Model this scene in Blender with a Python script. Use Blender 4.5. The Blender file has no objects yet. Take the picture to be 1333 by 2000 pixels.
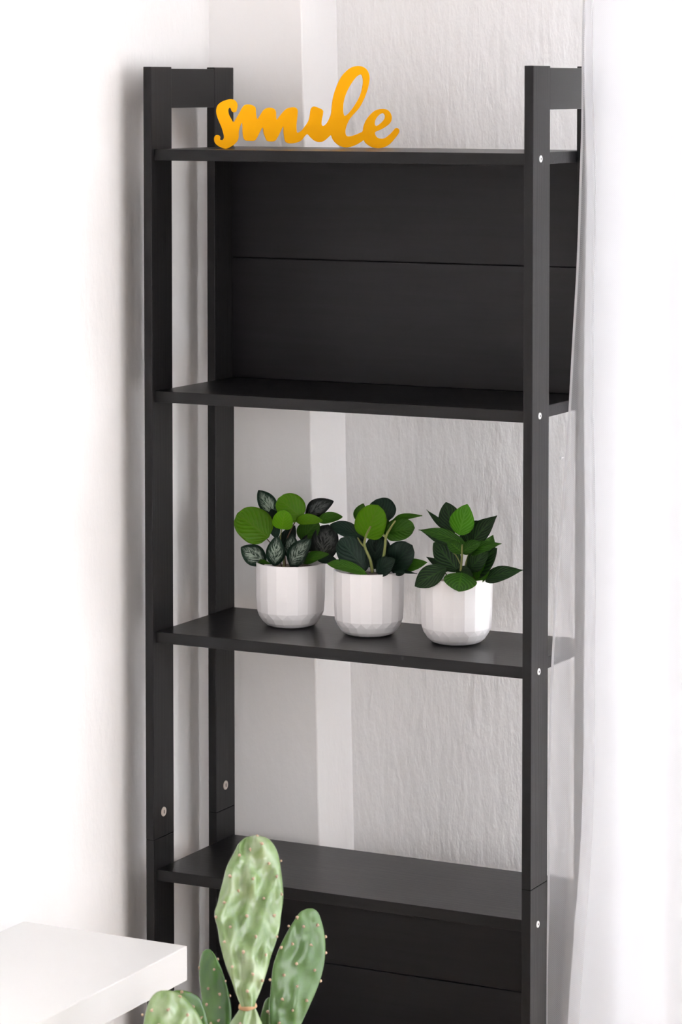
import bpy, bmesh, math, random
import numpy as np
from mathutils import Vector, Matrix, noise
random.seed(7)
C = bpy.context.scene.collection
sc = bpy.context.scene

# ------------------------------------------------------------------ camera
F_PX, YAW, PITCH = 5833.7, 0.4714, 0.0566
CAM = Vector((2.1699, -3.6406, 1.8762))
PX, PY = 666.5, 493.9
FW = Vector((-math.sin(YAW)*math.cos(PITCH), math.cos(YAW)*math.cos(PITCH), -math.sin(PITCH)))
RT = FW.cross(Vector((0, 0, 1))).normalized()
UP = RT.cross(FW)
cd = bpy.data.cameras.new('camera')
cam = bpy.data.objects.new('camera', cd)
C.objects.link(cam)
cam.matrix_world = Matrix(((RT.x, UP.x, -FW.x, CAM.x), (RT.y, UP.y, -FW.y, CAM.y), (RT.z, UP.z, -FW.z, CAM.z), (0, 0, 0, 1)))
cd.sensor_fit = 'AUTO'
cd.sensor_width = 36
cd.lens = F_PX/2000*36
cd.shift_y = -(1000-PY)/2000
cd.clip_start = 0.05
cd.dof.use_dof = True
cd.dof.focus_distance = 4.17
cd.dof.aperture_fstop = 9
sc.camera = cam

# ------------------------------------------------------------------ world, lights, exposure
w = bpy.data.worlds.new('sky')
sc.world = w
w.use_nodes = True
bg = w.node_tree.nodes['Background']
bg.inputs[0].default_value = (1.0, 0.975, 0.975, 1)
bg.inputs[1].default_value = 1.45


def area(name, loc, rot, sx, sy, power, col):
    ld = bpy.data.lights.new(name, 'AREA')
    ld.shape = 'RECTANGLE'
    ld.size, ld.size_y = sx, sy
    ld.energy = power
    ld.color = col
    o = bpy.data.objects.new(name, ld)
    C.objects.link(o)
    o.location = loc
    o.rotation_euler = rot
    return o


# daylight through the window in the right wall, and through the glazed door behind the curtain
area('daylight_right_window', (2.9, -1.1, 1.62), (0, math.radians(90), 0), 1.4, 1.35, 24, (0.98, 0.985, 1.0))
area('daylight_back_window', (1.62, 0.62, 1.25), (math.radians(-90), 0, 0), 1.25, 2.1, 118, (0.95, 0.97, 1.0))

vs = sc.view_settings
vs.view_transform = 'Standard'
vs.look = 'None'
vs.exposure = 0.4
vs.gamma = 1
vs.use_curve_mapping = False
sc.cycles.max_bounces = 10
sc.cycles.transparent_max_bounces = 16

# ------------------------------------------------------------------ helpers


def ray(u, v):
    return FW + RT*((u-PX)/F_PX) - UP*((v-PY)/F_PX)


def at(u, v, Y):          # point on the vertical plane y = Y
    d = ray(u, v)
    return CAM + d*((Y-CAM.y)/d.y)


def onz(u, v, Z):
    d = ray(u, v)
    return CAM + d*((Z-CAM.z)/d.z)


def atd(u, v, dist):
    return CAM + ray(u, v)*dist


def newmat(name, col, rough=0.5, spec=0.5):
    m = bpy.data.materials.new(name)
    m.use_nodes = True
    b = m.node_tree.nodes['Principled BSDF']
    b.inputs['Base Color'].default_value = (*col, 1)
    b.inputs['Roughness'].default_value = rough
    b.inputs['Specular IOR Level'].default_value = spec
    return m


class NT:
    def __init__(s, m):
        s.t = m.node_tree
        s.b = s.t.nodes['Principled BSDF']
        s.out = [n for n in s.t.nodes if n.type == 'OUTPUT_MATERIAL'][0]

    def n(s, typ, **kw):
        x = s.t.nodes.new(typ)
        for k, v in kw.items():
            if k in x.inputs:
                x.inputs[k].default_value = v
            else:
                setattr(x, k, v)
        return x

    def l(s, a, b):
        s.t.links.new(a, b)

    def coord(s, scale, kind='Object'):
        c = s.n('ShaderNodeTexCoord')
        m = s.n('ShaderNodeMapping')
        m.inputs['Scale'].default_value = scale
        s.l(c.outputs[kind], m.inputs[0])
        return m.outputs[0]

    def ramp(s, fac, stops):
        r = s.n('ShaderNodeValToRGB')
        e = r.color_ramp.elements
        while len(e) < len(stops):
            e.new(0.5)
        for i, (p, c) in enumerate(stops):
            e[i].position = p
            e[i].color = (*c, 1)
        s.l(fac, r.inputs[0])
        return r.outputs[0]

    def bump(s, h, strength, dist, prev=None):
        b = s.n('ShaderNodeBump')
        b.inputs['Strength'].default_value = strength
        b.inputs['Distance'].default_value = dist
        s.l(h, b.inputs['Height'])
        if prev is not None:
            s.l(prev, b.inputs['Normal'])
        return b.outputs[0]


def wall_mat(name, strength, zs):
    m = newmat(name, (0.925, 0.91, 0.905), 0.75, 0.2)
    k = NT(m)
    n1 = k.n('ShaderNodeTexNoise', Scale=1.0, Detail=4.0, Roughness=0.55)
    k.l(k.coord((75, 75, zs)), n1.inputs['Vector'])
    n2 = k.n('ShaderNodeTexNoise', Scale=1.0, Detail=2.0, Distortion=0.6)
    k.l(k.coord((22, 22, 7)), n2.inputs['Vector'])
    b1 = k.bump(n1.outputs[0], strength, 0.0035)
    b2 = k.bump(n2.outputs[0], strength*0.5, 0.006, b1)
    k.l(b2, k.b.inputs['Normal'])
    return m


M = {}
M['wall'] = wall_mat('painted_plaster', 1.0, 24)
M['wall_soft'] = wall_mat('smooth_painted_plaster', 0.22, 40)

# dark stained wood
def wood(name, col, rough, scale, sheen=0.0):
    m = newmat(name, col, rough, 0.27)
    m.node_tree.nodes['Principled BSDF'].inputs['Sheen Weight'].default_value = sheen
    m.node_tree.nodes['Principled BSDF'].inputs['Sheen Roughness'].default_value = 0.3
    k = NT(m)
    n = k.n('ShaderNodeTexNoise', Scale=1.0, Detail=5.0, Roughness=0.6)
    k.l(k.coord(scale), n.inputs['Vector'])
    c = k.ramp(n.outputs[0], [(0.3, tuple(x*0.72 for x in col)), (0.7, tuple(x*1.3 for x in col))])
    k.l(c, k.b.inputs['Base Color'])
    k.l(k.bump(n.outputs[0], 0.22, 0.0012), k.b.inputs['Normal'])
    n2 = k.n('ShaderNodeTexNoise', Scale=1.0, Detail=2.0)
    k.l(k.coord((6, 6, 6)), n2.inputs['Vector'])
    r = k.n('ShaderNodeMapRange')
    r.inputs['To Min'].default_value = rough-0.05
    r.inputs['To Max'].default_value = rough+0.07
    k.l(n2.outputs[0], r.inputs['Value'])
    k.l(r.outputs[0], k.b.inputs['Roughness'])
    return m


DK = (0.0034, 0.0030, 0.0035)
M['wood_v'] = wood('black_brown_wood_upright', DK, 0.42, (160, 160, 6), 0.5)
M['wood_h'] = wood('black_brown_wood_board', DK, 0.33, (6, 160, 160))
M['wood_r'] = wood('black_brown_wood_rail', DK, 0.42, (160, 6, 160), 0.5)
M['panel'] = wood('black_back_board', (0.007, 0.006, 0.0075), 0.42, (5, 90, 90))
M['white'] = newmat('white_lacquer', (0.87, 0.86, 0.845), 0.35)
M['cap'] = newmat('white_plastic', (0.8, 0.8, 0.8), 0.4)
M['cap_beige'] = newmat('beige_cap', (0.46, 0.40, 0.35), 0.5)
M['slot'] = newmat('dark_slot', (0.08, 0.07, 0.065), 0.6)
M['slot_black'] = newmat('black_groove', (0.004, 0.004, 0.004), 0.8, 0.1)
M['yellow'] = newmat('yellow_paint', (0.97, 0.43, 0.0), 0.55, 0.12)
M['pot'] = newmat('white_ceramic', (0.80, 0.775, 0.775), 0.42)
M['pot'].node_tree.nodes['Principled BSDF'].inputs['Subsurface Weight'].default_value = 0.0
m = newmat('potting_mix', (0.2, 0.16, 0.13), 0.95, 0.1)
k = NT(m)
n = k.n('ShaderNodeTexNoise', Scale=350.0, Detail=4.0)
k.l(k.coord((1, 1, 1)), n.inputs['Vector'])
k.l(k.ramp(n.outputs[0], [(0.3, (0.11, 0.085, 0.07)), (0.7, (0.42, 0.36, 0.31))]), k.b.inputs['Base Color'])
k.l(k.bump(n.outputs[0], 0.8, 0.002), k.b.inputs['Normal'])
M['soil'] = m
m = newmat('oak_floor', (0.5, 0.36, 0.23), 0.45)
k = NT(m)
n = k.n('ShaderNodeTexNoise', Scale=1.0, Detail=5.0)
k.l(k.coord((3, 50, 50)), n.inputs['Vector'])
k.l(k.ramp(n.outputs[0], [(0.3, (0.42, 0.29, 0.18)), (0.7, (0.6, 0.44, 0.3))]), k.b.inputs['Base Color'])
M['floor'] = m
M['terracotta'] = newmat('grey_plant_pot', (0.6, 0.58, 0.55), 0.6)
m = newmat('window_glass', (1, 1, 1), 0.02)
m.node_tree.nodes['Principled BSDF'].inputs['Transmission Weight'].default_value = 1.0
m.node_tree.nodes['Principled BSDF'].inputs['IOR'].default_value = 1.02
M['glass'] = m


def link(name, me, mat, parent=None, smooth=False):
    o = bpy.data.objects.new(name, me)
    C.objects.link(o)
    if mat is not None:
        me.materials.append(mat)
    if parent is not None:
        o.parent = parent
        o.matrix_parent_inverse = Matrix.Translation(-parent.location)
    if smooth:
        for p in me.polygons:
            p.use_smooth = True
    return o


def mesh_of(bm):
    me = bpy.data.meshes.new('mesh')
    bm.normal_update()
    bm.to_mesh(me)
    bm.free()
    return me


def add_box(bm, a, b):
    r = bmesh.ops.create_cube(bm, size=1)
    for v in r['verts']:
        v.co = Vector([(a[i]+b[i])/2 + v.co[i]*(b[i]-a[i]) for i in range(3)])
    return r['verts']


def box(name, a, b, mat, parent=None, bevel=0.0):
    bm = bmesh.new()
    add_box(bm, a, b)
    if bevel:
        bmesh.ops.bevel(bm, geom=list(bm.edges), offset=bevel, segments=2, affect='EDGES', profile=0.5)
    return link(name, mesh_of(bm), mat, parent)


def boxes(name, lst, mat, parent=None):
    bm = bmesh.new()
    for a, b in lst:
        add_box(bm, a, b)
    return link(name, mesh_of(bm), mat, parent)


def tag(o, label=None, cat=None, group=None, kind=None):
    if label: o['label'] = label
    if cat: o['category'] = cat
    if group: o['group'] = group
    if kind: o['kind'] = kind
    return o


def empty(name, loc):
    o = bpy.data.objects.new(name, None)
    C.objects.link(o)
    o.location = loc
    return o


def fix_inv(o):
    pass


# ------------------------------------------------------------------ the room
XL = -0.046          # left wall surface
YB = 0.383           # back wall surface
H = 2.62
XR = 2.8
WX0, WX1, WZ0, WZ1 = 1.0, 2.2, 0.08, 2.32       # glazed door opening in the back wall
tag(box('floor', (XL-0.15, -5.2, -0.08), (XR+0.15, YB+0.15, 0), M['floor']), kind='structure')
tag(box('ceiling', (XL-0.15, -5.2, H), (XR+0.15, YB+0.15, H+0.1), M['wall_soft']), kind='structure')
tag(box('wall_left', (XL-0.15, -5.2, 0), (XL, YB+0.15, H), M['wall_soft']), kind='structure')
tag(boxes('wall_back', [((XL, YB, 0), (WX0, YB+0.15, H)), ((WX0, YB, WZ1), (WX1, YB+0.15, H)),
                        ((WX0, YB, 0), (WX1, YB+0.15, WZ0)), ((WX1, YB, 0), (XR, YB+0.15, H))], M['wall']), kind='structure')
tag(boxes('wall_right', [((XR, -5.2, 0), (XR+0.15, -1.85, H)), ((XR, -0.35, 0), (XR+0.15, YB+0.15, H)),
                         ((XR, -1.85, 0), (XR+0.15, -0.35, 0.85)), ((XR, -1.85, 2.35), (XR+0.15, -0.35, H))], M['wall']), kind='structure')

# boxed-in pipe chase in the corner: its right edge is slightly out of plumb
bm = bmesh.new()
NZ = 60
rows = []
random.seed(3)
for i in range(NZ+1):
    z = H*i/NZ
    xr = 0.1363 - 0.0239*(z-0.93) + 0.0012*noise.noise(Vector((0, 0, z*9))) + 0.0006*noise.noise(Vector((3, 0, z*40)))
    e = 0.0022
    rows.append([bm.verts.new(p) for p in [(XL, 0.27, z), (xr-e, 0.27, z), (xr-e*0.3, 0.27+e*0.3, z), (xr, 0.27+e, z), (xr, YB, z), (XL, YB, z)]])
for i in range(NZ):
    for j in range(5):
        bm.faces.new((rows[i][j], rows[i][j+1], rows[i+1][j+1], rows[i+1][j]))
bm.faces.new(rows[NZ])
tag(link('wall_corner', mesh_of(bm), M['wall_soft'], smooth=False), kind='structure')

# windows
def window(name, axis, a0, a1, z0, z1, pos, mull):
    fr = []
    t = 0.06

    def bx(p0, p1, q0, q1, d0, d1):
        if axis == 'y':
            return ((p0, pos+d0, q0), (p1, pos+d1, q1))
        return ((pos+d0, p0, q0), (pos+d1, p1, q1))
    fr += [bx(a0, a1, z0, z0+t, .03, .1), bx(a0, a1, z1-t, z1, .03, .1), bx(a0, a0+t, z0, z1, .03, .1), bx(a1-t, a1, z0, z1, .03, .1)]
    mid = (a0+a1)/2
    if mull:
        fr.append(bx(mid-t*.6, mid+t*.6, z0, z1, .03, .1))
    o = boxes(name, fr, M['white'])
    tag(o, kind='structure')
    g = boxes('pane', [bx(a0+t, a1-t, z0+t, z1-t, .06, .066)], M['glass'], o)
    return o


window('window_1', 'y', WX0, WX1, WZ0, WZ1, YB, True)
window('window_2', 'x', -1.85, -0.35, 0.85, 2.35, XR, True)

# ------------------------------------------------------------------ black shelving unit
W, ZT = 0.6, 1.9
T, PD, D, S, TH = 0.0132, 0.0573, 0.2393, 0.0068, 0.0160
ZS = [1.7836, 1.4399, 1.0946, 0.7503, 0.41, 0.10]
unit = empty('shelving_unit', (0.3, 0.12, 0))
tag(unit, 'tall black-brown wooden open shelving unit standing in the corner', 'shelf')
SEAM = 0.794
for x0 in (0, W-T):
    for y0 in (0, D-PD):
        box('post', (x0, y0, SEAM+0.0006), (x0+T, y0+PD, ZT), M['wood_v'], unit, 0.0008)
        box('post', (x0, y0, 0), (x0+T, y0+PD, SEAM-0.0006), M['wood_v'], unit, 0.0008)
        # dowel-dark joint between the upper and the lower post
        box('joint', (x0+0.0003, y0+0.0003, SEAM-0.002), (x0+T-0.0003, y0+PD-0.0003, SEAM+0.002), M['slot_black'], unit)
    box('top_rail', (x0+0.0004, PD, 1.8415), (x0+T-0.0004, D-PD, ZT-0.0025), M['wood_r'], unit, 0.0006)
    box('bottom_rail', (x0+0.0004, PD, 0.03), (x0+T-0.0004, D-PD, 0.09), M['wood_r'], unit, 0.0006)
for z in ZS:
    box('shelf_board', (T+0.0002, S, z-TH), (W-T-0.0002, D-0.006, z), M['wood_h'], unit, 0.0007)
for z0, z1 in [(1.4399, 1.6188), (1.6188, ZS[0]-TH), (ZS[4], 0.575), (0.575, ZS[3]-TH)]:
    box('back_board', (T, D-0.0055, z0+0.0007), (W-T, D-0.0005, z1-0.0007), M['panel'], unit, 0.0006)
for zt in (1.4399, 1.6188, 0.575, 0.41):
    box('seam_light_stop', (T, D-0.0012, zt-0.006), (W-T, D+0.0012, zt+0.006), M['slot_black'], unit)  # black strip added behind each seam to stop light leaking through


def disc_mesh(r, h, axis=1, slot=True):
    bm = bmesh.new()
    n = 20
    prof = [(0.0, h*0.75), (r*0.55, h*0.8), (r*0.85, h), (r, h*0.7), (r, 0)]
    rings = []
    for rr, hh in prof[1:]:
        rings.append([bm.verts.new((hh*axis, rr*math.cos(2*math.pi*i/n), rr*math.sin(2*math.pi*i/n))) for i in range(n)])
    c = bm.verts.new((prof[0][1]*axis, 0, 0))
    for i in range(n):
        bm.faces.new((c, rings[0][i], rings[0][(i+1) % n]))
        for a in range(len(rings)-1):
            bm.faces.new((rings[a][i], rings[a+1][i], rings[a+1][(i+1) % n], rings[a][(i+1) % n]))
    bmesh.ops.recalc_face_normals(bm, faces=bm.faces)
    return mesh_of(bm)


cap_me = disc_mesh(0.0046, 0.0012)
cap_me.materials.append(M['cap'])
hole_me = disc_mesh(0.0016, 0.0004)
hole_me.materials.append(M['slot'])


def put(name, me, loc, parent):
    o = bpy.data.objects.new(name, me)
    C.objects.link(o)
    o.location = Vector(loc)
    o.parent = parent
    o.matrix_parent_inverse = Matrix.Translation(-parent.matrix_world.translation) if parent.parent is None and parent.type == 'EMPTY' else Matrix()
    return o


bpy.context.view_layer.update()
for zc in (1.7761, 1.4321, 1.0866, 0.742):
    for yc in (0.025, 0.214):
        c = put('screw_cap', cap_me, (W, yc, zc), unit)
        c['label'] = 'round white screw cap'
        h = bpy.data.objects.new('socket', hole_me)
        C.objects.link(h)
        h.parent = c
        h.location = (0.0008, 0, 0)
bcap = disc_mesh(0.0068, 0.0012)
bcap.materials.append(M['cap_beige'])
sl = bmesh.new()
add_box(sl, (0.0009, -0.0007, -0.0026), (0.0015, 0.0007, 0.0026))
slme = mesh_of(sl)
slme.materials.append(M['slot'])
for yc in (0.0275, 0.21):
    c = put('cam_cap', bcap, (T, yc, 0.830), unit)
    c['label'] = 'beige round cap with a slot'
    h = bpy.data.objects.new('slot', slme)
    C.objects.link(h)
    h.parent = c

# ------------------------------------------------------------------ yellow word sign
SIGN = [(213,315),(210,340),(205,358),(190,364),(176,355),(170,338),(160,334),(153,350),(157,378),(170,403),(188,430),(205,405),(225,372),(250,328),(272,315),(300,316),(325,328),(332,345),(334,380),(342,410),(355,395),(378,358),(400,340),(425,335),(450,342),(463,360),(464,385),(468,414),(480,402),(505,370),(530,345),(555,335),(585,333),(602,345),(604,375),(598,430),(597,480),(603,498),(625,490),(650,462),(675,425),(685,390),(690,355),(698,335),(715,328),(745,338),(768,352),(769,375),(762,410),(760,440),(768,454),(782,450),(800,430),(815,400),(825,370),(832,300),(845,240),(865,185),(890,135),(925,95),(960,72),(1000,64),(1035,72),(1060,95),(1072,130),(1070,170),(1058,220),(1035,280),(1005,335),(970,375),(945,405),(925,445),(915,485),(920,515),(940,523),(975,515),(1010,500),(1030,488),(1035,460),(1050,420),(1075,385),(1105,358),(1140,345),(1175,345),(1200,358),(1215,385),(1215,415),(1200,440),(1170,462),(1140,478),(1112,490),(1108,505),(1118,525),(1140,536),(1170,535),(1200,515),(1225,490),(1240,472),(1255,468),(1266,480),(1262,500),(1240,530),(1210,565),(1175,588),(1135,597),(1095,592),(1065,577),(1045,560),(1036,545),(1015,558),(985,575),(950,588),(915,592),(880,582),(850,560),(832,535),(822,512),(800,530),(775,550),(745,557),(715,548),(690,527),(670,505),(650,520),(630,545),(600,560),(565,566),(535,562),(522,545),(515,500),(512,455),(500,475),(480,515),(462,545),(445,553),(410,551),(398,535),(385,500),(378,462),(360,490),(345,520),(328,545),(310,550),(270,548),(255,535),(248,500),(247,460),(243,430),(232,450),(222,485),(220,520),(215,545),(195,570),(165,590),(140,600),(115,595),(85,580),(67,560),(62,538),(68,520),(82,513),(97,518),(102,530),(98,540),(112,547),(123,540),(127,525),(122,500),(112,465),(95,425),(80,385),(76,350),(85,320),(110,298),(145,284),(175,280),(200,290)]
HOLE_L = [(907,385),(900,350),(905,290),(925,230),(955,175),(985,135),(1010,118),(1025,125),(1032,160),(1028,200),(1015,250),(990,300),(960,345),(935,375),(918,387)]
HOLE_E = [(1115,455),(1106,440),(1110,415),(1125,390),(1145,373),(1163,370),(1174,383),(1173,405),(1155,430),(1130,450)]
SA = math.radians(31)
SO = Vector((0.088, 0.078, ZS[0]))
SX = Vector((math.cos(SA), math.sin(SA), 0))
SN = Vector((math.sin(SA), -math.cos(SA), 0))


def to_sign(x, y):
    u, v = 400+x/3.3325, 110+y/3.3325
    d = ray(u, v)
    p = CAM + d*((SO-CAM).dot(SN)/d.dot(SN))
    q = p-SO
    return q.dot(SX), q.z


def catmull(pts, n=3):
    out = []
    L = len(pts)
    for i in range(L):
        p0, p1, p2, p3 = [Vector(pts[(i+j) % L]) for j in (-1, 0, 1, 2)]
        for s in range(n):
            t = s/n
            out.append(0.5*((2*p1)+(p2-p0)*t+(2*p0-5*p1+4*p2-p3)*t*t+(3*p1-3*p2+p3-p0)*t**3))
    return out


cu = bpy.data.curves.new('word', 'CURVE')
cu.dimensions = '2D'
cu.fill_mode = 'BOTH'
cu.extrude = 0.0028
cu.bevel_depth = 0.0003
cu.bevel_resolution = 1
for loop in (SIGN, HOLE_L, HOLE_E):
    pts = catmull([to_sign(*p) for p in loop])
    sp = cu.splines.new('POLY')
    sp.points.add(len(pts)-1)
    for i, p in enumerate(pts):
        sp.points[i].co = (p.x, p.y, 0, 1)
    sp.use_cyclic_u = True
tmp = bpy.data.objects.new('tmp', cu)
C.objects.link(tmp)
bpy.context.view_layer.update()
me = bpy.data.meshes.new_from_object(tmp.evaluated_get(bpy.context.evaluated_depsgraph_get()))
bpy.data.objects.remove(tmp)
zmin = min(v.co.y for v in me.vertices)
for v in me.vertices:
    v.co.y -= zmin
me.materials.clear()
sg = link('word_sign', me, M['yellow'])
sg.matrix_world = Matrix(((SX.x, 0, SN.x, SO.x), (SX.y, 0, SN.y, SO.y), (0, 1, 0, SO.z), (0, 0, 0, 1)))
tag(sg, 'bright yellow cut-out word "smile" in script lettering on the top shelf', 'sign')

# ------------------------------------------------------------------ plants
def leaf_material(name, base, vein, patch=None, stripes=0.0, rough=0.42, trans=0.0):
    m = newmat(name, base, rough, 0.35)
    k = NT(m)
    uv = k.n('ShaderNodeUVMap')
    sep = k.n('ShaderNodeSeparateXYZ')
    k.l(uv.outputs[0], sep.inputs[0])
    U, V = sep.outputs[0], sep.outputs[1]      # U across (0..1), V along

    def ma(op, a, b=None, c=None):
        x = k.n('ShaderNodeMath', operation=op)
        for i, q in enumerate((a, b, c)):
            if q is None: continue
            if isinstance(q, (int, float)): x.inputs[i].default_value = q
            else: k.l(q, x.inputs[i])
        return x.outputs[0]
    a = ma('ABSOLUTE', ma('SUBTRACT', U, 0.5))                   # 0 at midrib .. .5 at edge
    nz = k.n('ShaderNodeTexNoise', Scale=9.0, Detail=3.0)
    k.l(uv.outputs[0], nz.inputs['Vector'])
    oi = k.n('ShaderNodeObjectInfo')
    wob = ma('MULTIPLY', ma('SUBTRACT', nz.outputs[0], 0.5), 0.35)
    ph = ma('ADD', ma('MULTIPLY', ma('SUBTRACT', V, ma('MULTIPLY', a, 1.1)), 6.5), wob)
    side = ma('PINGPONG', ph, 0.5)                             # 0..0.5
    rib = ma('MINIMUM', ma('MULTIPLY', side, 1.0), ma('MULTIPLY', a, 5.0))
    mix = k.n('ShaderNodeMixRGB')
    mix.inputs[1].default_value = (*vein, 1)
    mix.inputs[2].default_value = (*base, 1)
    st = k.n('ShaderNodeMapRange')
    st.inputs['From Min'].default_value = 0.0
    st.inputs['From Max'].default_value = 0.16 if stripes == 0 else 0.3
    k.l(rib, st.inputs['Value'])
    k.l(st.outputs[0], mix.inputs[0])
    col = mix.outputs[0]
    if patch:
        # silvery feathering between the side veins, fading out towards the rim
        rim = k.n('ShaderNodeMapRange')
        rim.inputs['From Min'].default_value = 0.40
        rim.inputs['From Max'].default_value = 0.22
        dd = ma('SQRT', ma('ADD', ma('POWER', a, 2.0), ma('POWER', ma('MULTIPLY', ma('SUBTRACT', V, 0.5), 0.85), 2.0)))
        k.l(ma('ADD', dd, ma('MULTIPLY', wob, 0.5)), rim.inputs['Value'])
        nz2 = k.n('ShaderNodeTexNoise', Scale=1.0, Detail=3.0, Roughness=0.65, Distortion=0.8)
        cb = k.n('ShaderNodeCombineXYZ')
        k.l(ma('MULTIPLY', a, 6.0), cb.inputs[0])
        k.l(ma('MULTIPLY', ma('SUBTRACT', V, ma('MULTIPLY', a, 1.1)), 15.0), cb.inputs[1])
        k.l(ma('MULTIPLY', ma('ADD', oi.outputs['Random'], ma('MULTIPLY', ma('GREATER_THAN', U, 0.5), 0.37)), 40.0), cb.inputs[2])
        k.l(cb.outputs[0], nz2.inputs['Vector'])
        th = k.n('ShaderNodeMapRange')
        th.inputs['From Min'].default_value = 0.02
        th.inputs['From Max'].default_value = 0.16
        k.l(ma('ADD', ma('MULTIPLY', side, 0.12), ma('MULTIPLY', ma('SUBTRACT', nz2.outputs[0], 0.44), 1.3)), th.inputs['Value'])
        mx = k.n('ShaderNodeMixRGB')
        k.l(ma('MULTIPLY', rim.outputs[0], th.outputs[0]), mx.inputs[0])
        k.l(col, mx.inputs[1])
        mx.inputs[2].default_value = (*patch, 1)
        col = mx.outputs[0]
    # tone differences from leaf to leaf and over the blade
    hv = k.n('ShaderNodeHueSaturation')
    mr = k.n('ShaderNodeMapRange')
    mr.inputs['To Min'].default_value = 0.7
    mr.inputs['To Max'].default_value = 1.3
    k.l(oi.outputs['Random'], mr.inputs['Value'])
    k.l(mr.outputs[0], hv.inputs['Value'])
    k.l(col, hv.inputs['Color'])
    k.l(hv.outputs[0], k.b.inputs['Base Color'])
    k.l(k.bump(rib, 0.5, 0.002), k.b.inputs['Normal'])
    if trans:
        tr = k.n('ShaderNodeBsdfTranslucent')
        k.l(hv.outputs[0], tr.inputs[0])
        ms = k.n('ShaderNodeMixShader')
        ms.inputs[0].default_value = trans
        k.l(k.b.outputs[0], ms.inputs[1])
        k.l(tr.outputs[0], ms.inputs[2])
        k.l(ms.outputs[0], k.out.inputs[0])
    return m


LM = {
    'G': leaf_material('leaf_bright_green', (0.15, 0.40, 0.004), (0.20, 0.40, 0.02), trans=0.25),
    'g': leaf_material('leaf_mid_green', (0.045, 0.16, 0.006), (0.08, 0.2, 0.02), trans=0.2),
    'V': leaf_material('leaf_silver_variegated', (0.006, 0.032, 0.016), (0.006, 0.03, 0.014), patch=(0.46, 0.55, 0.46)),
    'v': leaf_material('leaf_dim_variegated', (0.008, 0.014, 0.012), (0.006, 0.012, 0.01), patch=(0.14, 0.15, 0.145)),
    'D': leaf_material('leaf_dark_teal', (0.007, 0.028, 0.017), (0.02, 0.055, 0.03)),
    'P': leaf_material('leaf_dark_striped', (0.008, 0.03, 0.009), (0.035, 0.10, 0.02), stripes=1),
    'p': leaf_material('leaf_green_striped', (0.03, 0.12, 0.006), (0.08, 0.24, 0.02), stripes=1, trans=0.15),
    'B': leaf_material('leaf_lime_striped', (0.07, 0.26, 0.006), (0.12, 0.34, 0.03), stripes=1, trans=0.2),
}
M['stem'] = newmat('green_stem', (0.17, 0.19, 0.05), 0.5)
M['stem_d'] = newmat('brown_stem', (0.09, 0.05, 0.03), 0.6)


def prof(shape, t):
    if shape == 'round':
        return (max(0.0, 1-(2*abs(t-0.5))**2.3))**0.5 * (0.94+0.12*(0.5-t)) + 0.02*(1-t)
    if shape == 'oval':
        return (math.sin(math.pi*min(1, t)**0.92))**0.72
    if shape == 'point':
        return (math.sin(math.pi*t**0.78))**0.95*(1-0.15*t)
    return math.sin(math.pi*t)


def leaf(parent, b, t, width, shape, mat, cup=0.15, bend=0.1, roll=0.0, tilt=0.0, seed=0):
    """a blade from base b to tip t; its face looks to the camera side, rolled about its midrib"""
    A = t-b
    L = A.length
    a = A/L
    view = (CAM-(b+t)/2).normalized()
    N = (view + Vector((0, 0, 0.35))).normalized()
    Sd = a.cross(N).normalized()
    Sd = Matrix.Rotation(roll, 3, a) @ Sd
    N = Sd.cross(a).normalized()
    nu, nv = 18, 10
    bm = bmesh.new()
    uvl = bm.loops.layers.uv.new('UVMap')
    rnd = random.Random(seed)
    ph = rnd.uniform(0, 6)
    g = []
    for i in range(nu+1):
        tt = i/nu
        row = []
        pw = max(prof(shape, tt)*width/2, 0.0006)
        for j in range(nv+1):
            s = -1+2*j/nv
            wv = 0.035*L*math.sin(tt*9+ph+s*1.5)*abs(s)
            p = b + a*(L*tt) + Sd*(s*pw) + N*(bend*L*math.sin(math.pi*tt) + cup*pw*(s*s) - 0.1*pw*(abs(s) < 0.01) + wv*0.5)
            row.append((bm.verts.new(p), (0.5+s/2, tt)))
        g.append(row)
    for i in range(nu):
        for j in range(nv):
            q = [g[i][j], g[i][j+1], g[i+1][j+1], g[i+1][j]]
            f = bm.faces.new([x[0] for x in q])
            f.smooth = True
            for lp, x in zip(f.loops, q):
                lp[uvl].uv = x[1]
    # real thickness
    top = list(bm.faces)
    r = bmesh.ops.solidify(bm, geom=top, thickness=0.0006)
    o = link('leaf', mesh_of(bm), mat, parent)
    return o


def tube(name, pts, r0, r1, mat, parent, n=8):
    P = [Vector(p) for p in pts]
    # smooth resample
    Q = []
    for i in range(len(P)-1):
        p0, p1, p2, p3 = P[max(i-1, 0)], P[i], P[i+1], P[min(i+2, len(P)-1)]
        for s in range(4):
            t = s/4
            Q.append(0.5*((2*p1)+(p2-p0)*t+(2*p0-5*p1+4*p2-p3)*t*t+(3*p1-3*p2+p3-p0)*t**3))
    Q.append(P[-1])
    bm = bmesh.new()
    rings = []
    for i, q in enumerate(Q):
        d = (Q[min(i+1, len(Q)-1)]-Q[max(i-1, 0)]).normalized()
        e1 = d.cross(Vector((0.3, 1, 0.1))).normalized()
        e2 = d.cross(e1)
        r = r0+(r1-r0)*i/(len(Q)-1)
        rings.append([bm.verts.new(q+(e1*math.cos(6.2832*k/n)+e2*math.sin(6.2832*k/n))*r) for k in range(n)])
    for i in range(len(Q)-1):
        for k in range(n):
            bm.faces.new((rings[i][k], rings[i][(k+1) % n], rings[i+1][(k+1) % n], rings[i+1][k]))
    bm.faces.new(rings[0][::-1])
    bm.faces.new(rings[-1])
    return link(name, mesh_of(bm), mat, parent, smooth=True)


POT_R, POT_H = 0.0505, 0.0925


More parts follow.
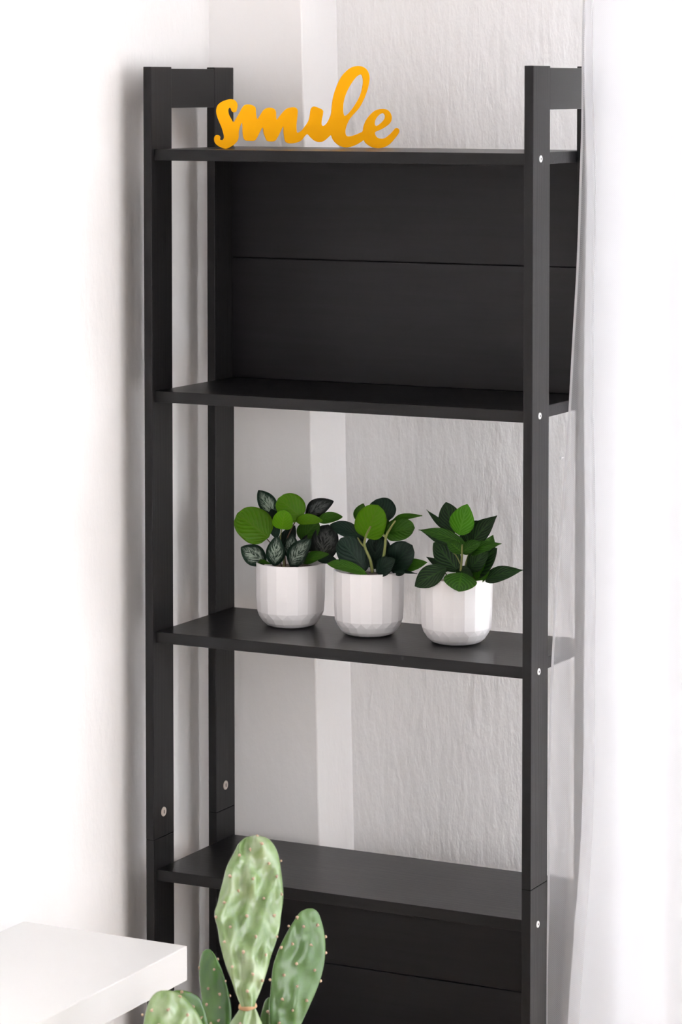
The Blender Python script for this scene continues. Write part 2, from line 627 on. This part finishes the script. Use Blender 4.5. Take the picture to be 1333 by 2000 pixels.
def pot_mesh(R, h, n=20):
    bm = bmesh.new()

    def ring(r, z, off):
        return [bm.verts.new((r*math.cos(2*math.pi*(i+off)/n), r*math.sin(2*math.pi*(i+off)/n), z)) for i in range(n)]
    top = ring(R, h, 0)
    mid = ring(R*0.985, h*0.45, 0)
    pk = ring(R*0.965, 0.0225, 0)
    vv = ring(R*0.905, 0.0150, 0.5)
    b1 = ring(R*0.80, 0.0070, 0.5)
    b2 = ring(R*0.70, 0.0025, 0.5)
    b3 = ring(R*0.585, 0.0004, 0.5)
    b4 = ring(R*0.55, 0.0, 0.5)
    it = ring(R-0.0022, h, 0)
    ib = ring(R-0.006, h-0.03, 0)
    for i in range(n):
        j = (i+1) % n
        bm.faces.new((top[i], top[j], mid[j], mid[i]))
        bm.faces.new((mid[i], mid[j], pk[j], vv[i], pk[i]))
        bm.faces.new((pk[j], vv[j], vv[i]))
        for a, c in ((vv, b1), (b1, b2), (b2, b3), (b3, b4)):
            bm.faces.new((a[i], a[j], c[j], c[i]))
        bm.faces.new((it[i], it[j], top[j], top[i]))
        bm.faces.new((ib[i], ib[j], it[j], it[i]))
    bm.faces.new(b4)
    bm.faces.new(ib)
    bmesh.ops.recalc_face_normals(bm, faces=bm.faces)
    # soften the arrises a touch
    ed = [e for e in bm.edges if len(e.link_faces) == 2 and e.calc_face_angle() > 0.12]
    bmesh.ops.bevel(bm, geom=ed, offset=0.00025, segments=1, affect='EDGES')
    return mesh_of(bm)


def soil_mesh(R):
    bm = bmesh.new()
    n, m_ = 24, 6
    prev = None
    c = bm.verts.new((0, 0, 0.003))
    for a in range(1, m_+1):
        r = R*a/m_
        ring = [bm.verts.new((r*math.cos(6.28318*i/n), r*math.sin(6.28318*i/n), 0.003*(1-(a/m_)**2)+0.002*noise.noise(Vector((i*.9, a*1.3, 2))))) for i in range(n)]
        for i in range(n):
            j = (i+1) % n
            if prev is None:
                bm.faces.new((c, ring[i], ring[j]))
            else:
                bm.faces.new((prev[i], ring[i], ring[j], prev[j]))
        prev = ring
    low = [bm.verts.new((v.co.x, v.co.y, -0.01)) for v in prev]
    for i in range(n):
        j = (i+1) % n
        bm.faces.new((prev[i], low[i], low[j], prev[j]))
    bm.faces.new(low[::-1])
    return mesh_of(bm)


pot_me = pot_mesh(POT_R, POT_H)
soil_me = soil_mesh(POT_R-0.0035)
pot_me.materials.append(M['pot'])
soil_me.materials.append(M['soil'])


LEAF_LABEL = {'G': 'round lime green leaf', 'V': 'dark green leaf marked with silver', 'v': 'blackish leaf with grey marking', 'B': 'bright green striped leaf'}


def plant(name, cu_, cv_, rot, ox, oy, s, leaves, stems, label, scale=1.0):
    base = onz(cu_, cv_, ZS[2]+0.0002)
    root = empty(name, base)
    bpy.context.view_layer.update()
    tag(root, label, 'potted plant', 'potted plants on the middle shelf')
    p = bpy.data.objects.new('pot', pot_me)
    C.objects.link(p); p.parent = root; p.rotation_euler.z = rot; p.scale = (scale,)*3
    so = bpy.data.objects.new('soil', soil_me)
    C.objects.link(so); so.parent = root; so.location = (0, 0, (POT_H-0.011)*scale); so.scale = (scale,)*3
    for i, L in enumerate(leaves):
        (x0, y0, d0), (x1, y1, d1), wd, shape, mk = L[:5]
        kw = L[5] if len(L) > 5 else {}
        b = at(ox+x0/s, oy+y0/s, base.y-d0/100)
        t = at(ox+x1/s, oy+y1/s, base.y-d1/100)
        wm = wd/s/1376*1.1
        lf = leaf(root, b, t, wm, shape, LM[mk], seed=i, **kw)
        if mk in LEAF_LABEL:
            lf['label'] = LEAF_LABEL[mk]
    top = base.z+POT_H-0.012
    for st in stems:
        pts, r0, r1, mk = st
        P = [at(ox+x/s, oy+y/s, base.y-dd/100) for x, y, dd in pts]
        tube('stem', P, r0, r1, M[mk], root)
    return root


R_ = math.radians
plant('potted_plant', 568, 1221, R_(4), 440, 940, 5.554, [
    ((565, 620, 0.5), (490, 370, 0.2), 120, 'oval', 'D'),
    ((560, 430, -1.5), (365, 95, -2.5), 185, 'oval', 'V', dict(bend=0.12)),
    ((870, 380, -1.5), (1178, 215, -2.5), 190, 'oval', 'v', dict(bend=0.14, cup=0.2)),
    ((830, 650, -0.3), (1010, 430, 0.5), 240, 'round', 'g', dict(bend=0.1)),
    ((1000, 430, 0.2), (1275, 385, -1.0), 120, 'oval', 'g', dict(bend=0.16)),
    ((1050, 850, 0.5), (1120, 470, -0.6), 290, 'round', 'v'),
    ((1000, 850, 0.8), (1210, 850, 0.0), 100, 'oval', 'D'),
    ((770, 430, 1.4), (1060, 430, 1.2), 120, 'oval', 'G', dict(bend=0.12, cup=0.3)),
    ((835, 395, 0.6), (575, 185, 1.8), 300, 'round', 'G', dict(bend=0.08)),
    ((615, 520, 2.4), (650, 312, 3.0), 220, 'round', 'G', dict(cup=0.25)),
    ((475, 610, 2.0), (130, 350, 3.4), 385, 'round', 'G', dict(bend=0.06, cup=0.1)),
    ((445, 890, 2.0), (172, 715, 3.2), 215, 'oval', 'V', dict(roll=-0.2)),
    ((695, 830, 1.6), (735, 575, 2.2), 165, 'oval', 'V'),
    ((540, 918, 3.2), (560, 590, 4.0), 195, 'oval', 'V'),
    ((700, 918, 3.4), (930, 625, 4.4), 215, 'oval', 'V', dict(cup=0.1)),
    ((840, 880, 2.2), (1128, 790, 3.2), 120, 'oval', 'g', dict(bend=0.12)),
    ((300, 870, 1.5), (500, 900, 3.4), 50, 'oval', 'g'),
    ((600, 780, -0.5), (760, 480, -0.8), 170, 'oval', 'D'),
    ((880, 760, -0.2), (960, 560, 0.0), 170, 'oval', 'v'),
    ((560, 500, -0.8), (500, 300, -1.0), 130, 'oval', 'D'),
], [
    ([(640, 960, 1), (630, 780, 1), (600, 640, 1), (615, 510, 2)], 0.0011, 0.0008, 'stem'),
    ([(620, 960, 1), (560, 760, 1), (440, 610, 1.9)], 0.001, 0.0007, 'stem_d'),
    ([(660, 960, 0), (650, 700, 0), (720, 520, 0), (790, 380, 0.4)], 0.0011, 0.0008, 'stem_d'),
    ([(690, 950, 0), (760, 900, 0.5), (880, 840, 1.4)], 0.001, 0.0007, 'stem_d'),
    ([(700, 960, 0), (830, 700, 0), (900, 520, 0)], 0.001, 0.0007, 'stem_d'),
], 'white ribbed pot holding the plant with round lime and silver-marked leaves')

plant('potted_plant', 721, 1238, R_(-5), 620, 960, 5.554, [
    ((760, 330, -1.2), (640, 85, -1.8), 290, 'round', 'D', dict(bend=0.08)),
    ((440, 330, -0.5), (500, 130, -0.5), 130, 'oval', 'g'),
    ((620, 840, -0.5), (640, 480, -0.8), 240, 'round', 'D'),
    ((830, 300, -0.5), (1140, 262, -1.2), 75, 'point', 'g', dict(bend=0.1)),
    ((740, 470, 0.2), (740, 290, 0.4), 130, 'oval', 'g'),
    ((745, 440, 0.8), (1060, 400, 0.6), 250, 'round', 'g', dict(bend=0.05)),
    ((500, 510, 1.0), (140, 360, 1.6), 165, 'oval', 'D', dict(bend=0.16)),
    ((530, 505, 1.8), (660, 145, 2.6), 330, 'round', 'G', dict(bend=0.06)),
    ((790, 850, 0.8), (1030, 580, 1.8), 320, 'round', 'D', dict(bend=0.08)),
    ((530, 860, 2.0), (250, 510, 3.0), 330, 'round', 'D', dict(bend=0.05)),
    ((650, 885, 2.6), (850, 730, 3.0), 190, 'oval', 'D'),
    ((830, 870, 0.0), (1195, 770, 0.6), 140, 'oval', 'g', dict(bend=0.1)),
    ((830, 868, 2.0), (1085, 893, 1.6), 40, 'point', 'D'),
    ((700, 700, -1.0), (700, 480, -1.2), 170, 'oval', 'D'),
    ((460, 640, -0.5), (420, 430, -0.8), 150, 'oval', 'D'),
    ((540, 895, 4.2), (108, 780, 3.8), 120, 'oval', 'g', dict(bend=0.14)),
], [
    ([(600, 880, 2.0), (575, 740, 2.3), (515, 590, 2.6), (530, 480, 2.8), (580, 380, 3.0)], 0.0024, 0.0013, 'stem'),
    ([(655, 880, 1.6), (725, 680, 2.0), (748, 490, 2.0), (800, 390, 2.0), (850, 315, 1.9)], 0.0024, 0.0012, 'stem'),
    ([(515, 600, 2.6), (475, 560, 2.4), (440, 500, 2.0)], 0.0014, 0.0009, 'stem'),
    ([(745, 500, 2.1), (715, 460, 2.0), (712, 400, 1.6)], 0.0014, 0.0009, 'stem'),
], 'white ribbed pot holding the plant with plain dark round leaves and two thick stems')

plant('potted_plant', 892, 1254, R_(2), 790, 970, 5.332, [
    ((700, 350, -1.0), (810, 265, -1.5), 110, 'oval', 'P'),
    ((490, 380, 0.0), (232, 135, -0.8), 70, 'point', 'P', dict(bend=-0.05)),
    ((510, 390, -0.4), (435, 58, -0.6), 215, 'oval', 'P'),
    ((850, 600, -0.6), (925, 400, -1.0), 150, 'point', 'g'),
    ((640, 520, 0.2), (700, 330, 0.0), 160, 'oval', 'P'),
    ((690, 490, 0.8), (970, 198, 0.6), 210, 'point', 'P', dict(cup=0.3)),
    ((570, 400, 1.8), (660, 78, 2.2), 235, 'oval', 'B', dict(cup=0.25)),
    ((520, 520, 1.6), (190, 365, 2.0), 100, 'point', 'P', dict(bend=0.05)),
    ((640, 490, 2.0), (148, 345, 3.0), 130, 'point', 'p', dict(bend=0.12)),
    ((680, 820, 0.3), (970, 540, 0.8), 260, 'oval', 'P', dict(cup=0.3)),
    ((720, 900, 1.0), (900, 700, 1.2), 150, 'oval', 'g'),
    ((660, 590, 1.8), (1015, 490, 2.2), 140, 'point', 'p', dict(bend=0.14)),
    ((610, 590, 2.4), (445, 455, 3.0), 130, 'oval', 'p'),
    ((600, 580, 2.6), (800, 475, 3.2), 130, 'oval', 'p'),
    ((680, 760, 1.6), (880, 560, 2.4), 190, 'oval', 'P'),
    ((450, 780, 1.0), (232, 628, 1.4), 85, 'point', 'P'),
    ((570, 780, 1.6), (308, 478, 2.4), 240, 'oval', 'P', dict(bend=0.06)),
    ((830, 870, 1.0), (1240, 765, 0.2), 165, 'point', 'P', dict(bend=0.14)),
    ((440, 745, 3.9), (110, 932, 5.4), 205, 'oval', 'P', dict(bend=0.08)),
    ((600, 790, 4.6), (565, 988, 6.4), 310, 'oval', 'p', dict(bend=0.14, cup=-0.1)),
    ((540, 760, 2.0), (720, 830, 3.0), 110, 'oval', 'P'),
], [
    ([(575, 920, 2.0), (590, 760, 2.4), (602, 620, 2.8), (603, 500, 3.0)], 0.0019, 0.0012, 'stem'),
    ([(600, 920, 1.0), (640, 700, 1.4), (690, 560, 1.8)], 0.0014, 0.0009, 'stem'),
    ([(585, 700, 2.6), (540, 610, 2.6), (480, 560, 2.6)], 0.001, 0.0007, 'stem'),
    ([(560, 920, 1.0), (470, 850, 1.6), (410, 770, 2.6)], 0.001, 0.0008, 'stem_d'),
    ([(640, 920, 1.0), (700, 880, 1.2), (740, 830, 1.2)], 0.001, 0.0008, 'stem_d'),
], 'white ribbed pot holding the plant with pointed striped leaves, beside the right posts', 1.01)

# ------------------------------------------------------------------ white wall shelf, lower left
tag(box('wall_ledge', (XL, -1.9, 0.6857), (0.2124, -0.2498, 0.7327), M['white'], None, 0.0015),
    'thick white floating shelf fixed to the left wall in front of the black unit', 'shelf')

# ------------------------------------------------------------------ prickly pear
def pad_mat(name, c0, c1, pale):
    m = newmat(name, c0, 0.27, 1.0)
    k = NT(m)
    n1 = k.n('ShaderNodeTexNoise', Scale=1.0, Detail=3.0)
    k.l(k.coord((28, 28, 9)), n1.inputs['Vector'])
    c = k.ramp(n1.outputs[0], [(0.32, c0), (0.5, c1), (0.68, pale)])
    k.l(c, k.b.inputs['Base Color'])
    n2 = k.n('ShaderNodeTexNoise', Scale=420.0, Detail=3.0)
    k.l(k.coord((1, 1, 1)), n2.inputs['Vector'])
    k.l(k.bump(n2.outputs[0], 0.12, 0.0008), k.b.inputs['Normal'])
    return m


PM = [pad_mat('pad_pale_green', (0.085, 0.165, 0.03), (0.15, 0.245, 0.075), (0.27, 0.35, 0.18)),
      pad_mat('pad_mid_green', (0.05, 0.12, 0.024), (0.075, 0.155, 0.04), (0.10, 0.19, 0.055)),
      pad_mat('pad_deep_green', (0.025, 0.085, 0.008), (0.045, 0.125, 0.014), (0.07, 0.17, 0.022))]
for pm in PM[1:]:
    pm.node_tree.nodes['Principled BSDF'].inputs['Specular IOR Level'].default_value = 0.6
M['areole'] = newmat('areole_beige', (0.50, 0.36, 0.25), 0.8)
M['joint'] = newmat('corky_joint', (0.55, 0.33, 0.18), 0.7)

CS, COX, COY = 3.508, 270, 1620
cactus_base = atd(500, 2300, 3.62)
cactus = empty('prickly_pear', (cactus_base.x, cactus_base.y, 0))
bpy.context.view_layer.update()
tag(cactus, 'green prickly pear cactus with flat oval pads in front of the black unit', 'cactus')


def interp(tab, y):
    """smooth (monotone-ish cubic) interpolation of a table of (y, value)"""
    ys = [a for a, _ in tab]
    vs_ = [b for _, b in tab]
    n = len(ys)
    if y <= ys[0]: return vs_[0]
    if y >= ys[-1]: return vs_[-1]
    i = max(j for j in range(n-1) if ys[j] <= y)
    h = ys[i+1]-ys[i]
    t = (y-ys[i])/h

    def sl_(j):
        if j == 0 or j == n-1: return (vs_[min(j+1, n-1)]-vs_[max(j-1, 0)])/max(1e-6, ys[min(j+1, n-1)]-ys[max(j-1, 0)])
        return (vs_[j+1]-vs_[j-1])/(ys[j+1]-ys[j-1])
    m0, m1 = sl_(i)*h, sl_(i+1)*h
    return (2*t**3-3*t**2+1)*vs_[i]+(t**3-2*t**2+t)*m0+(-2*t**3+3*t**2)*vs_[i+1]+(t**3-t**2)*m1


def pad(tab, dist, slope, thick, mat, areoles, bump=1.0, yaw=0.0, seed=0):
    """tab: rows (y, xl, xr) of the outline; dist: distance; slope: lean per unit; thick: half thickness"""
    tl = [(a, b) for a, b, c in tab]
    tr = [(a, c) for a, b, c in tab]
    y0, y1 = tab[0][0], tab[-1][0]
    NR, NC = 56, 48
    bm = bmesh.new()
    rings = []
    ymid = (y0+y1)/2
    ar = [(x, y) for x, y in areoles]
    wmax = max(c-b for a, b, c in tab)

    def P(x, y, s):
        # s in -1..1 across, front side height
        d = dist + slope*(y-ymid)/CS/1500 + yaw*(x-(tab[len(tab)//2][1]+tab[len(tab)//2][2])/2)/CS/1500
        return atd(COX+x/CS, COY+y/CS, d)

    def height(x, y, hw):
        e = 0.0
        for ax, ay in ar:
            dx, dy = (x-ax)/34, (y-ay)/52
            q = dx*dx+dy*dy
            if q < 6:
                e += 0.0042*math.exp(-q)
        e += 0.0065*noise.noise(Vector((x*0.0135+seed*7, y*0.0048, seed))) + 0.002*noise.noise(Vector((x*0.03, y*0.012, seed+9)))
        return e*bump
    for i in range(NR+1):
        f = i/NR
        # denser near the ends
        y = y0+(y1-y0)*(0.5-0.5*math.cos(math.pi*f))
        if i == 0: y = y0+0.4
        if i == NR: y = y1-0.4
        xl, xr = interp(tl, y), interp(tr, y)
        # round the tip off
        tip = min(1.0, math.sqrt(max(0.0, (y-y0)/40.0)))
        c, hw = (xl+xr)/2, max((xr-xl)/2, 0.5)
        ring = []
        th = thick*min(1, (hw/(wmax/2)))**0.6
        for j in range(NC):
            a = 2*math.pi*j/NC
            s, q = math.cos(a), math.sin(a)
            x = c+hw*s
            front = q
            p = P(x, y, s)
            h = th*math.copysign(abs(front)**0.75, front)
            edge = abs(q)
            toward = (CAM-p).normalized()
            hh = h + (height(x, y, hw)*edge if q > 0 else 0)
            ring.append(bm.verts.new(p+toward*hh))
        rings.append(ring)
    for i in range(NR):
        for j in range(NC):
            k2 = (j+1) % NC
            bm.faces.new((rings[i][j], rings[i][k2], rings[i+1][k2], rings[i+1][j]))
    bm.faces.new(rings[0])
    bm.faces.new(rings[-1][::-1])
    bmesh.ops.recalc_face_normals(bm, faces=bm.faces)
    o = link('pad', mesh_of(bm), mat, cactus, smooth=True)
    # areoles: small woolly buds
    bm = bmesh.new()
    rr = random.Random(seed)
    for ax, ay in ar:
        xl, xr = interp(tl, ay), interp(tr, ay)
        c, hw = (xl+xr)/2, max((xr-xl)/2, 0.5)
        s = max(-1, min(1, (ax-c)/hw))
        q = math.sqrt(max(0, 1-s*s))
        th = thick*min(1, (hw/(wmax/2)))**0.6
        p = P(ax, ay, s)
        toward = (CAM-p).normalized()
        p = p+toward*(th*q**0.75+height(ax, ay, hw)*q+0.0004)
        for kx in range(3 if q > .3 else 1):
            r = 0.0021*rr.uniform(0.75, 1.1) if kx == 0 else 0.0009
            off = Vector((0, 0, 0)) if kx == 0 else Vector((rr.uniform(-1, 1), rr.uniform(-1, 1), rr.uniform(-1, 1)))*0.0017
            res = bmesh.ops.create_icosphere(bm, subdivisions=1, radius=r)
            for v in res['verts']:
                v.co = v.co*Vector((1, 1, 1.15)).length/1.82*1.0 + p + off
    if ar:
        a = link('areole', mesh_of(bm), M['areole'], None, smooth=True)
        a.parent = o
        a['kind'] = 'stuff'
    return o


# deep pads first
A_AR = [(815, 42), (850, 97), (768, 135), (695, 175), (898, 232), (980, 215), (628, 318), (788, 338), (950, 322), (688, 420), (862, 472), (985, 445), (590, 500), (745, 592), (932, 590), (632, 668), (808, 732), (952, 735), (590, 770), (722, 838), (876, 858), (645, 940), (788, 992), (852, 1036), (748, 1108), (535, 600)]
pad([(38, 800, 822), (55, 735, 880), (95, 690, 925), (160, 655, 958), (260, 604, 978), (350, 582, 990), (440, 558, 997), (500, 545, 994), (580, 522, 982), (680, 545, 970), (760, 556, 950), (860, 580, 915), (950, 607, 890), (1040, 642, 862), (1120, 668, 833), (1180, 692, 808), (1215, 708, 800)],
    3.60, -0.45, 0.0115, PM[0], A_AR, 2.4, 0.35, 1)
B_AR = [(1090, 603), (1032, 662), (1135, 665), (1230, 655), (1060, 785), (1185, 790), (1285, 735), (980, 810), (1086, 920), (1286, 845), (1210, 965), (1000, 998), (1250, 1038), (1090, 1075), (905, 1030), (988, 1162), (1155, 1172), (1060, 1240), (968, 1325), (1120, 1420), (1010, 1460)]
pad([(540, 1165, 1195), (560, 1118, 1228), (610, 1078, 1252), (700, 1022, 1276), (800, 972, 1286), (900, 934, 1280), (1000, 916, 1260), (1100, 908, 1225), (1200, 900, 1182), (1333, 905, 1120), (1450, 925, 1060), (1560, 955, 1015)],
    3.70, -0.2, 0.0085, PM[1], B_AR, 0.75, 0.5, 2)
C_AR = [(420, 945), (545, 890), (520, 960), (600, 1040), (480, 1090), (560, 1130), (628, 1140), (470, 1200), (560, 1220), (550, 1310), (500, 1330)]
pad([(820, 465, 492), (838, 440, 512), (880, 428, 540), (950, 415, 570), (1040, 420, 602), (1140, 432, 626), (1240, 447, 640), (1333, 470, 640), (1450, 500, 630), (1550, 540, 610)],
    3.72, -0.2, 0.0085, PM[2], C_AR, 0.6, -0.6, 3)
E_AR = [(380, 1215), (300, 1112), (430, 1290)]
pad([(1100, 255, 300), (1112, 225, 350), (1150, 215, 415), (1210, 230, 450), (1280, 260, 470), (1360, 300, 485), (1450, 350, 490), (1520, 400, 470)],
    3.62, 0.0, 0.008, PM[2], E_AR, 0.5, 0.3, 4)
D_AR = [(92, 1240), (205, 1235), (340, 1270), (290, 1145), (30, 1270), (140, 1340), (255, 1350), (400, 1370), (200, 1430)]
pad([(1102, 160, 215), (1115, 125, 262), (1150, 90, 318), (1210, 62, 375), (1280, 44, 422), (1360, 36, 452), (1450, 60, 468), (1540, 130, 470), (1620, 240, 455), (1700, 350, 430)],
    3.50, -0.4, 0.0105, PM[0], D_AR, 1.3, 0.3, 5)
G_AR = [(888, 1248), (905, 1260)]
pad([(1150, 892, 902), (1170, 872, 918), (1230, 850, 925), (1290, 838, 930), (1360, 835, 935), (1450, 850, 930), (1530, 870, 915)],
    3.74, 0, 0.008, PM[1], G_AR, 0.5, 0.2, 6)
F_AR = [(700, 1330), (800, 1350), (640, 1420), (860, 1420), (750, 1440)]
pad([(1208, 712, 798), (1225, 698, 806), (1270, 668, 826), (1333, 625, 852), (1430, 575, 885), (1550, 550, 915), (1700, 560, 910), (1850, 600, 870), (2000, 650, 820), (2300, 690, 790)],
    3.61, 0, 0.016, PM[0], F_AR, 0.8, 0.1, 7)
# corky joint where the main pad grows from the stem pad
tube('joint', [atd(COX+705/CS, COY+1212/CS, 3.60), atd(COX+750/CS, COY+1222/CS, 3.594), atd(COX+803/CS, COY+1203/CS, 3.60)], 0.0044, 0.0036, M['joint'], cactus, 10)
# lower pads joining the side pads to the stem (below the frame)
pad([(1480, 380, 420), (1520, 350, 520), (1620, 400, 660), (1720, 520, 720), (1800, 600, 730), (1850, 640, 720)], 3.60, 0, 0.013, PM[1], [], 0.5, 0, 8)
pad([(1480, 960, 1010), (1520, 890, 1040), (1620, 800, 1000), (1740, 760, 900), (1850, 740, 830)], 3.64, 0, 0.013, PM[1], [], 0.5, 0, 9)
# planter on the floor
cx, cy = cactus_base.x, cactus_base.y
zst = atd(COX+740/CS, COY+2300/CS, 3.61)


def lathe(name, profile, mat, parent, c, n=40):
    bm = bmesh.new()
    rings = [[bm.verts.new((c[0]+r*math.cos(6.28318*i/n), c[1]+r*math.sin(6.28318*i/n), z)) for i in range(n)] for r, z in profile]
    for a in range(len(rings)-1):
        for i in range(n):
            bm.faces.new((rings[a][i], rings[a][(i+1) % n], rings[a+1][(i+1) % n], rings[a+1][i]))
    bm.faces.new(rings[0][::-1])
    bm.faces.new(rings[-1])
    return link(name, mesh_of(bm), mat, parent, smooth=True)


pz = zst.z+0.03
lathe('pot', [(0.095, 0.0), (0.10, 0.004), (0.135, pz-0.02), (0.145, pz-0.015), (0.145, pz+0.02), (0.134, pz+0.02), (0.13, pz-0.02)], M['terracotta'], cactus, (zst.x, zst.y))
lathe('soil', [(0.129, pz-0.03), (0.129, pz-0.001), (0.06, pz+0.004)], M['soil'], cactus, (zst.x, zst.y))

# ------------------------------------------------------------------ sheer curtain
def sheer_mat(name, transp, weave):
    m = bpy.data.materials.new(name)
    m.use_nodes = True
    k = NT(m)
    k.t.nodes.remove(k.b)
    df = k.n('ShaderNodeBsdfDiffuse')
    df.inputs[0].default_value = (0.76, 0.76, 0.775, 1)
    tl = k.n('ShaderNodeBsdfTranslucent')
    tl.inputs[0].default_value = (0.71, 0.71, 0.73, 1)
    mx = k.n('ShaderNodeMixShader')
    mx.inputs[0].default_value = 0.5
    k.l(df.outputs[0], mx.inputs[1]); k.l(tl.outputs[0], mx.inputs[2])
    tp = k.n('ShaderNodeBsdfTransparent')
    m2 = k.n('ShaderNodeMixShader')
    k.l(mx.outputs[0], m2.inputs[1]); k.l(tp.outputs[0], m2.inputs[2])
    wv = k.n('ShaderNodeTexWave', Scale=1.0, Distortion=1.5)
    wv.bands_direction = 'DIAGONAL'
    wv.inputs['Detail'].default_value = 1.0
    wv.inputs['Detail Scale'].default_value = 0.3
    k.l(k.coord((230, 230, 230)), wv.inputs['Vector'])
    nz = k.n('ShaderNodeTexNoise', Scale=1.0, Detail=3.0)
    k.l(k.coord((30, 30, 12)), nz.inputs['Vector'])
    a = k.n('ShaderNodeMath', operation='MULTIPLY_ADD')
    k.l(wv.outputs[1], a.inputs[0]); a.inputs[1].default_value = weave; a.inputs[2].default_value = transp-weave*0.5
    b = k.n('ShaderNodeMath', operation='MULTIPLY_ADD')
    k.l(nz.outputs[0], b.inputs[0]); b.inputs[1].default_value = weave*0.9
    k.l(a.outputs[0], b.inputs[2])
    b2 = k.n('ShaderNodeMath', operation='SUBTRACT')
    k.l(b.outputs[0], b2.inputs[0]); b2.inputs[1].default_value = weave*0.45
    k.l(b2.outputs[0], m2.inputs[0])
    k.l(m2.outputs[0], k.out.inputs[0])
    return m


M['sheer'] = sheer_mat('sheer_voile', 0.52, 0.12)
M['sheer_dense'] = sheer_mat('gathered_voile', 0.13, 0.03)
M['hem'] = sheer_mat('voile_hem', 0.12, 0.03)

curt = empty('sheer_curtain', (0.95, 0.1, 0.02))
bpy.context.view_layer.update()
tag(curt, 'sheer white floor-length curtain hanging to the right of the black unit', 'curtain')
ZTOP, ZBOT = 2.56, 0.03
EDGE = [(0, 1139), (130, 1137), (250, 1136), (330, 1133), (480, 1128), (650, 1118), (790, 1110), (870, 1104), (1030, 1092), (1170, 1082), (1290, 1076), (1500, 1071), (1700, 1070), (1850, 1066), (2000, 1066), (2600, 1063)]
INNER = [(0, 1142), (130, 1141), (330, 1147), (480, 1145), (700, 1141), (900, 1143), (1050, 1144), (1250, 1142), (1450, 1140), (1600, 1134), (1800, 1119), (2000, 1106), (2600, 1085)]


def zpx(z):
    return 130+(1.9-z)*1372


def edge_xy(z, table, Y):
    v = zpx(z)
    u = interp(table, v)
    p = at(u, max(min(v, 3000), -800), Y)
    if z < 0.3:                      # clears the bottom rail
        p.x = max(p.x, 0.604-0.03*max(0.0, z-0.12))
    return p


NZ = 90


def cloth(name, fn, nx, mat, parent):
    bm = bmesh.new()
    g = []
    for i in range(NZ+1):
        z = ZBOT+(ZTOP-ZBOT)*i/NZ
        g.append([bm.verts.new(fn(j/nx, z)) for j in range(nx+1)])
    for i in range(NZ):
        for j in range(nx):
            bm.faces.new((g[i][j], g[i][j+1], g[i+1][j+1], g[i+1][j]))
    o = link(name, mesh_of(bm), mat, parent, smooth=True)
    return o


def front_layer(s, z):
    # single layer from the free edge to beyond the gathered part
    Y = 0.080
    e = edge_xy(z, EDGE, Y)
    x1 = edge_xy(z, INNER, 0.10).x+0.02
    x = e.x+(x1-e.x)*s
    y = Y+0.012*math.sin(s*7+z*1.3)*s
    return Vector((x, y, z))


def gathered(off, amp, freq, ph, yb):
    def fn(s, z):
        i0 = edge_xy(z, INNER, yb)
        x = i0.x+off + s*(2.35-i0.x-off)
        fall = min(1, s*14)
        y = yb - 0.02*fall + amp*fall*math.sin(x*freq+ph+0.6*math.sin(z*1.1+x*3)) + amp*0.4*fall*math.sin(x*freq*2.3+z*1.7+ph)
        return Vector((x, y, z))
    return fn


cloth('free_edge', front_layer, 14, M['sheer'], curt)
cloth('fabric', gathered(0, 0.008, 48, 0.5, 0.10), 260, M['sheer_dense'], curt)
cloth('fabric', gathered(0.006, 0.008, 41, 2.1, 0.155), 220, M['sheer'], curt)


def hem_fn(s, z):
    e = edge_xy(z, EDGE, 0.0795)
    return Vector((e.x+s*0.0035, 0.0792, z))


cloth('hem', hem_fn, 2, M['hem'], curt)
rail = box('curtain_rail', (0.5, 0.085, 2.56), (2.6, 0.115, H), M['white'])
tag(rail, 'white curtain rail along the ceiling above the sheer curtain', 'curtain rail')

# small white nail left in the back wall, right of the unit
nl = at(1101, 893, YB)
bm = bmesh.new()
bmesh.ops.create_cone(bm, cap_ends=True, segments=12, radius1=0.0012, radius2=0.0012, depth=0.012, matrix=Matrix.Translation(nl+Vector((0, -0.004, 0))) @ Matrix.Rotation(math.pi/2, 4, 'X'))
bmesh.ops.create_cone(bm, cap_ends=True, segments=12, radius1=0.0026, radius2=0.0022, depth=0.0014, matrix=Matrix.Translation(nl+Vector((0, -0.0105, 0))) @ Matrix.Rotation(math.pi/2, 4, 'X'))
tag(link('wall_nail', mesh_of(bm), M['cap']), 'tiny white nail in the back wall beside the curtain edge', 'nail')
